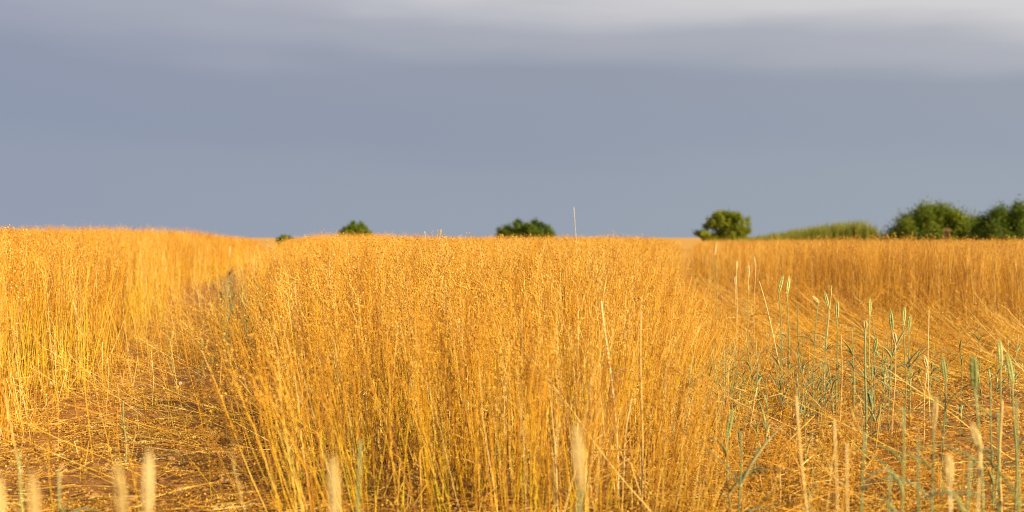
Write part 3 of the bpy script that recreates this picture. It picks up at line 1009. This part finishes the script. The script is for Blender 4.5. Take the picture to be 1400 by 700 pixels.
def leaf_material(name, stops):
    return plant_material(name, stops, rough=0.6, spec=0.25, field_scale=1.3, transl=0.42, detail=5)


M_LEAF = leaf_material('bush_leaf', [(0.0, (0.038, 0.071, 0.005)), (0.5, (0.110, 0.155, 0.008)), (1.0, (0.248, 0.264, 0.017))])
M_LEAF_Y = leaf_material('yellow_green_leaf', [(0.0, (0.076, 0.121, 0.006)), (0.5, (0.227, 0.264, 0.014)), (1.0, (0.456, 0.423, 0.033))])
M_REED = leaf_material('reed_leaf', [(0.0, (0.144, 0.158, 0.017)), (0.5, (0.302, 0.290, 0.048)), (1.0, (0.547, 0.449, 0.120))])
M_BARK = plant_material('bark', [(0.0, (0.06, 0.045, 0.03)), (1.0, (0.16, 0.12, 0.08))], rough=0.9)
M_TAN = leaf_material('dry_tan_leaf', [(0.0, (0.25, 0.14, 0.05)), (1.0, (0.45, 0.30, 0.13))])


def leaves_mesh(name, C, Nrm, size, mat, long=1.7):
    """many small folded leaf faces: two triangles each, at C, roughly facing Nrm"""
    n = len(C)
    Nrm = Nrm / np.linalg.norm(Nrm, axis=1, keepdims=True)
    u = np.cross(Nrm, rng.normal(size=(n, 3))); u /= np.linalg.norm(u, axis=1, keepdims=True)
    w = np.cross(Nrm, u)
    s = np.asarray(size).reshape(-1, 1) * rng.uniform(0.7, 1.3, (n, 1))
    a = C - u * s * long * 0.5; b = C + w * s * 0.5 + Nrm * s * 0.15; c = C + u * s * long * 0.5; d = C - w * s * 0.5 + Nrm * s * 0.15
    v = np.stack([a, b, c, d], 1).reshape(-1, 3)
    i = np.arange(n)[:, None] * 4
    f = np.concatenate([i + np.array([[0, 2, 1]]), i + np.array([[0, 3, 2]])], 0)
    me = bpy.data.meshes.new(name)
    me.from_pydata(v.tolist(), [], f.tolist())
    me.materials.append(mat)
    me.update()
    return me


def bush(name, part, label, cat, px0, px1, py_top, d, clumps, mat, n_leaf=14000, leaf=0.06, depth=None, limbs=9, upright=0.0, seed=0, zlow=0.15):
    """clumps: (fx 0..1 across, fz 0..1 up, radius as share of the width) in the bush's outline"""
    r0 = random.Random(seed)
    x0, x1 = pt(px0, d), pt(px1, d)
    w = x1 - x0; xc = (x0 + x1) / 2
    h = ztop(py_top, d)
    gz = float(ground_z(xc, d))
    root = bpy.data.objects.new(name, None)
    COL.objects.link(root)
    root.location = (xc, d, gz)
    tag(root, label, cat)
    dep = depth or w * 0.5
    cl = []
    for (fx, fz, fr) in clumps:
        for k in range(3):                              # depth: each clump repeats at other depths, a little smaller and lower
            cy = (k - 1) * dep * 0.45 + r0.uniform(-.1, .1) * dep
            q = 1.0 if k == 1 else r0.uniform(0.72, 0.92)
            cl.append(((fx - 0.5) * w * (1 if k == 1 else 0.9), cy, (h - gz) * fz * (1 if k == 1 else 0.95), fr * w * q))
    # twig clusters, then leaves round each twig end: light and dark clumps with gaps
    tw = []
    tot = sum(c[3] ** 2 for c in cl)
    for (cx, cy, cz, cr) in cl:
        m = max(5, int((120 if upright else 240) * cr ** 2 / tot))
        v = rng.normal(size=(m, 3)); v /= np.linalg.norm(v, axis=1, keepdims=True)
        rad = cr * rng.uniform(0.5, 1.18 if upright else 1.05, (m, 1))
        p = np.array([cx, cy, cz]) + v * rad * np.array([1, 1, 0.85 + upright])
        tw.append(np.concatenate([p, v], 1))
    tw = np.concatenate(tw)
    if upright:
        hi_ = tw[tw[:, 2] > np.quantile(tw[:, 2], 0.45)]
        add = []
        for k in range(46):                             # young shoots standing up out of the crown
            q = hi_[rng.integers(0, len(hi_))].copy()
            top_ = rng.uniform(0.10, 0.38); sx, sy = rng.normal(0, .10, 2)
            for j in range(4):
                z_ = q.copy(); f_ = (j + 1) / 4
                z_[0] += sx * f_; z_[1] += sy * f_; z_[2] += top_ * f_
                add.append(z_)
        nf = 90                                         # leafy down to the ground
        fx_ = rng.uniform(-0.46, 0.46, nf) * w
        add += [np.array([fx_[k], rng.uniform(-.5, .5) * dep, rng.uniform(0.25, 0.95) * (1 - 0.6 * (2 * abs(fx_[k]) / w) ** 3), 0, -0.6, 0.4]) for k in range(nf)]
        tw = np.concatenate([tw, np.array(add)])
    tw = tw[tw[:, 2] > zlow]
    idx = rng.integers(0, len(tw), n_leaf)
    sp = (0.042 if upright else 0.030) * w + 0.05
    off = rng.normal(size=(n_leaf, 3)) * sp * 0.55
    off[:, 2] *= (1 + 1.6 * upright)
    C = tw[idx, :3] + off
    C[:, 2] *= (h - gz) / np.quantile(C[:, 2], 0.993)
    nr = tw[idx, 3:] * 0.9 + rng.normal(size=(n_leaf, 3)) * 0.6 + np.array([0, 0, 0.35])
    link(part, leaves_mesh(part, C, nr, leaf, mat), root)
    mb = MB()
    for k in range(limbs):
        t = tw[r0.randrange(len(tw))][:3]
        s = Vector((r0.uniform(-.06, .06) * w, r0.uniform(-.05, .05) * w, -0.05))
        mid = s.lerp(Vector(t), 0.5) + Vector((0, 0, 0.12 * h))
        mb.tube([s, mid, t], [0.045, 0.028, 0.01], 6, 0)
    link('trunk', mb.mesh('trunk', [M_BARK]), root)
    return root


bush('tree', 'crown', 'dark green rounded tree standing alone, trunk hidden by the right flax stand', 'tree', 949, 1030, 290, 90,
     [(0.10, .42, .10), (0.22, .34, .12), (0.28, .64, .14), (0.46, .78, .17), (0.62, .76, .19), (0.80, .68, .18), (0.84, .46, .15), (0.60, .44, .22), (0.40, .36, .16), (0.52, .88, .10), (0.70, .88, .10), (0.42, .90, .07)], M_LEAF, 15000, 0.075, seed=1)
bush('bush', 'foliage', 'low wide green bush behind the middle strip near picture centre', 'bush', 678, 760, 302, 92,
     [(0.06, .56, .09), (0.16, .64, .13), (0.34, .74, .16), (0.52, .76, .18), (0.68, .74, .16), (0.82, .66, .14), (0.92, .58, .08), (0.5, .45, .22), (0.3, .4, .16), (0.74, .42, .18)], M_LEAF, 14000, 0.075, seed=2)
bush('bush', 'foliage', 'small dark bush left of centre, half sunk behind the golden skyline', 'bush', 464, 510, 304, 95,
     [(0.15, .62, .18), (0.38, .76, .22), (0.62, .74, .22), (0.85, .55, .16), (0.5, .5, .3)], M_LEAF, 8000, 0.075, seed=3)
bush('bush', 'foliage', 'tiny dark bush in the notch at the end of the left gap', 'bush', 377, 402, 322, 98,
     [(0.2, .6, .2), (0.5, .7, .26), (0.8, .62, .2), (0.5, .4, .3)], M_LEAF, 4500, 0.07, seed=4, zlow=0.0)
bush('bush', 'foliage', 'tall bright green bush with upright shoots right of the reeds', 'bush', 1196, 1338, 282, 75,
     [(0.05, .12, .045), (0.12, .26, .06), (0.20, .46, .075), (0.27, .66, .08), (0.34, .66, .09), (0.42, .80, .08), (0.52, .86, .08), (0.60, .80, .08), (0.68, .84, .07), (0.74, .88, .045), (0.80, .72, .08), (0.88, .64, .08), (0.95, .52, .07),
      (0.3, .4, .12), (0.5, .5, .14), (0.7, .5, .13), (0.86, .38, .10), (0.18, .3, .1), (0.62, .28, .13), (0.42, .25, .13)], M_LEAF_Y, 46000, 0.066, depth=2.2, upright=0.5, seed=5, limbs=14)
bush('bush', 'foliage', 'large dark green bush cut by the right edge of the picture', 'bush', 1322, 1470, 277, 70,
     [(0.04, .26, .06), (0.10, .42, .08), (0.17, .58, .08), (0.25, .68, .09), (0.33, .78, .09), (0.42, .82, .10), (0.52, .88, .10), (0.64, .86, .10), (0.76, .8, .10), (0.88, .6, .1), (0.95, .4, .07),
      (0.2, .34, .12), (0.4, .5, .15), (0.6, .5, .15), (0.8, .4, .14)], M_LEAF, 46000, 0.068, depth=2.4, upright=0.4, seed=6, limbs=14)
bush('shrub', 'foliage', 'small dry tan shrub at the foot of the tall bright green bush', 'shrub', 1288, 1301, 313, 71.3,
     [(0.3, .6, .3), (0.6, .75, .3), (0.7, .4, .3), (0.4, .35, .3)], M_TAN, 1600, 0.05, seed=7, zlow=0.0)


def reeds():
    """bank of reeds and tall grass, low on the left and rising to the right"""
    d = 80.0
    n = 9000
    px = rng.uniform(1012, 1196, n)
    topy = np.interp(px, [1012, 1040, 1080, 1120, 1150, 1182, 1196], [326, 322, 315, 308, 303, 302, 314])
    y = d + rng.uniform(-1.5, 1.8, n)
    x = pt(px, d) + rng.normal(0, .1, n)
    z0 = ground_z(x, y)
    h = (ztop(topy, d) - z0) * (1.0 - 0.45 * rng.random(n) ** 1.5 + 0.07 * rng.normal(size=n) + 0.03 * vnoise(x * 3, y * 3, 77))
    V = []; F = []
    for i in range(n):
        az = rng.uniform(0, 6.28); w = rng.uniform(0.02, 0.045)
        lx, ly = rng.normal(0.03, 0.10), rng.normal(0, .10)
        b = len(V)
        for t, ww in ((0, .6), (.4, 1), (.75, .8), (1, .05)):
            cx = x[i] + lx * h[i] * t * t; cy = y[i] + ly * h[i] * t * t; cz = z0[i] + h[i] * t
            V.append((cx - math.cos(az) * w * ww * .5, cy - math.sin(az) * w * ww * .5, cz)); V.append((cx + math.cos(az) * w * ww * .5, cy + math.sin(az) * w * ww * .5, cz))
        for k in range(3):
            q = b + 2 * k
            F.append((q, q + 1, q + 3, q + 2))
    me = bpy.data.meshes.new('reeds')
    me.from_pydata(V, [], F); me.materials.append(M_REED); me.update()
    o = link('reeds', me)
    tag(o, 'low olive green bank of reeds between the lone tree and the tall bush', 'reeds', None, 'stuff')


reeds()

# ------------------------------------------------------------------ pale stones on the bare soil


def stone(px, py, size, label, seed):
    r0 = random.Random(seed)
    d = CAM_H * FPX / (py - HORIZON)
    x = pt(px, d)
    mb = MB(); mb.ball((0, 0, 0), size, (r0.uniform(-.4, .4), r0.uniform(-.4, .4), 1), 0.6, 12, 9, 0)
    mb.v = [tuple(Vector(p) * (1 + 0.18 * math.sin(p[0] * 3.1 / size + seed) * math.cos(p[1] * 2.7 / size) + r0.uniform(-.05, .05))) for p in mb.v]
    m, t, b = new_mat('pale_stone')
    nz = N(t, 'ShaderNodeTexNoise'); nz.inputs['Scale'].default_value = 40
    c = ramp(t, nz.outputs[0], [(0.3, (0.45, 0.33, 0.22)), (0.7, (0.70, 0.60, 0.46))])
    t.links.new(c, b.inputs['Base Color']); b.inputs['Roughness'].default_value = 0.9
    o = link('stone', mb.mesh('stone', [m]), None, (x, d, float(ground_z(x, d) + ground_micro(x, d)) + size * 0.42))
    tag(o, label, 'stone')


stone(246, 527, 0.016, 'small pale stone on the soil between left strip and middle strip', 1)
stone(86, 586, 0.011, 'small pale stone on the soil under the foot of left strip', 2)
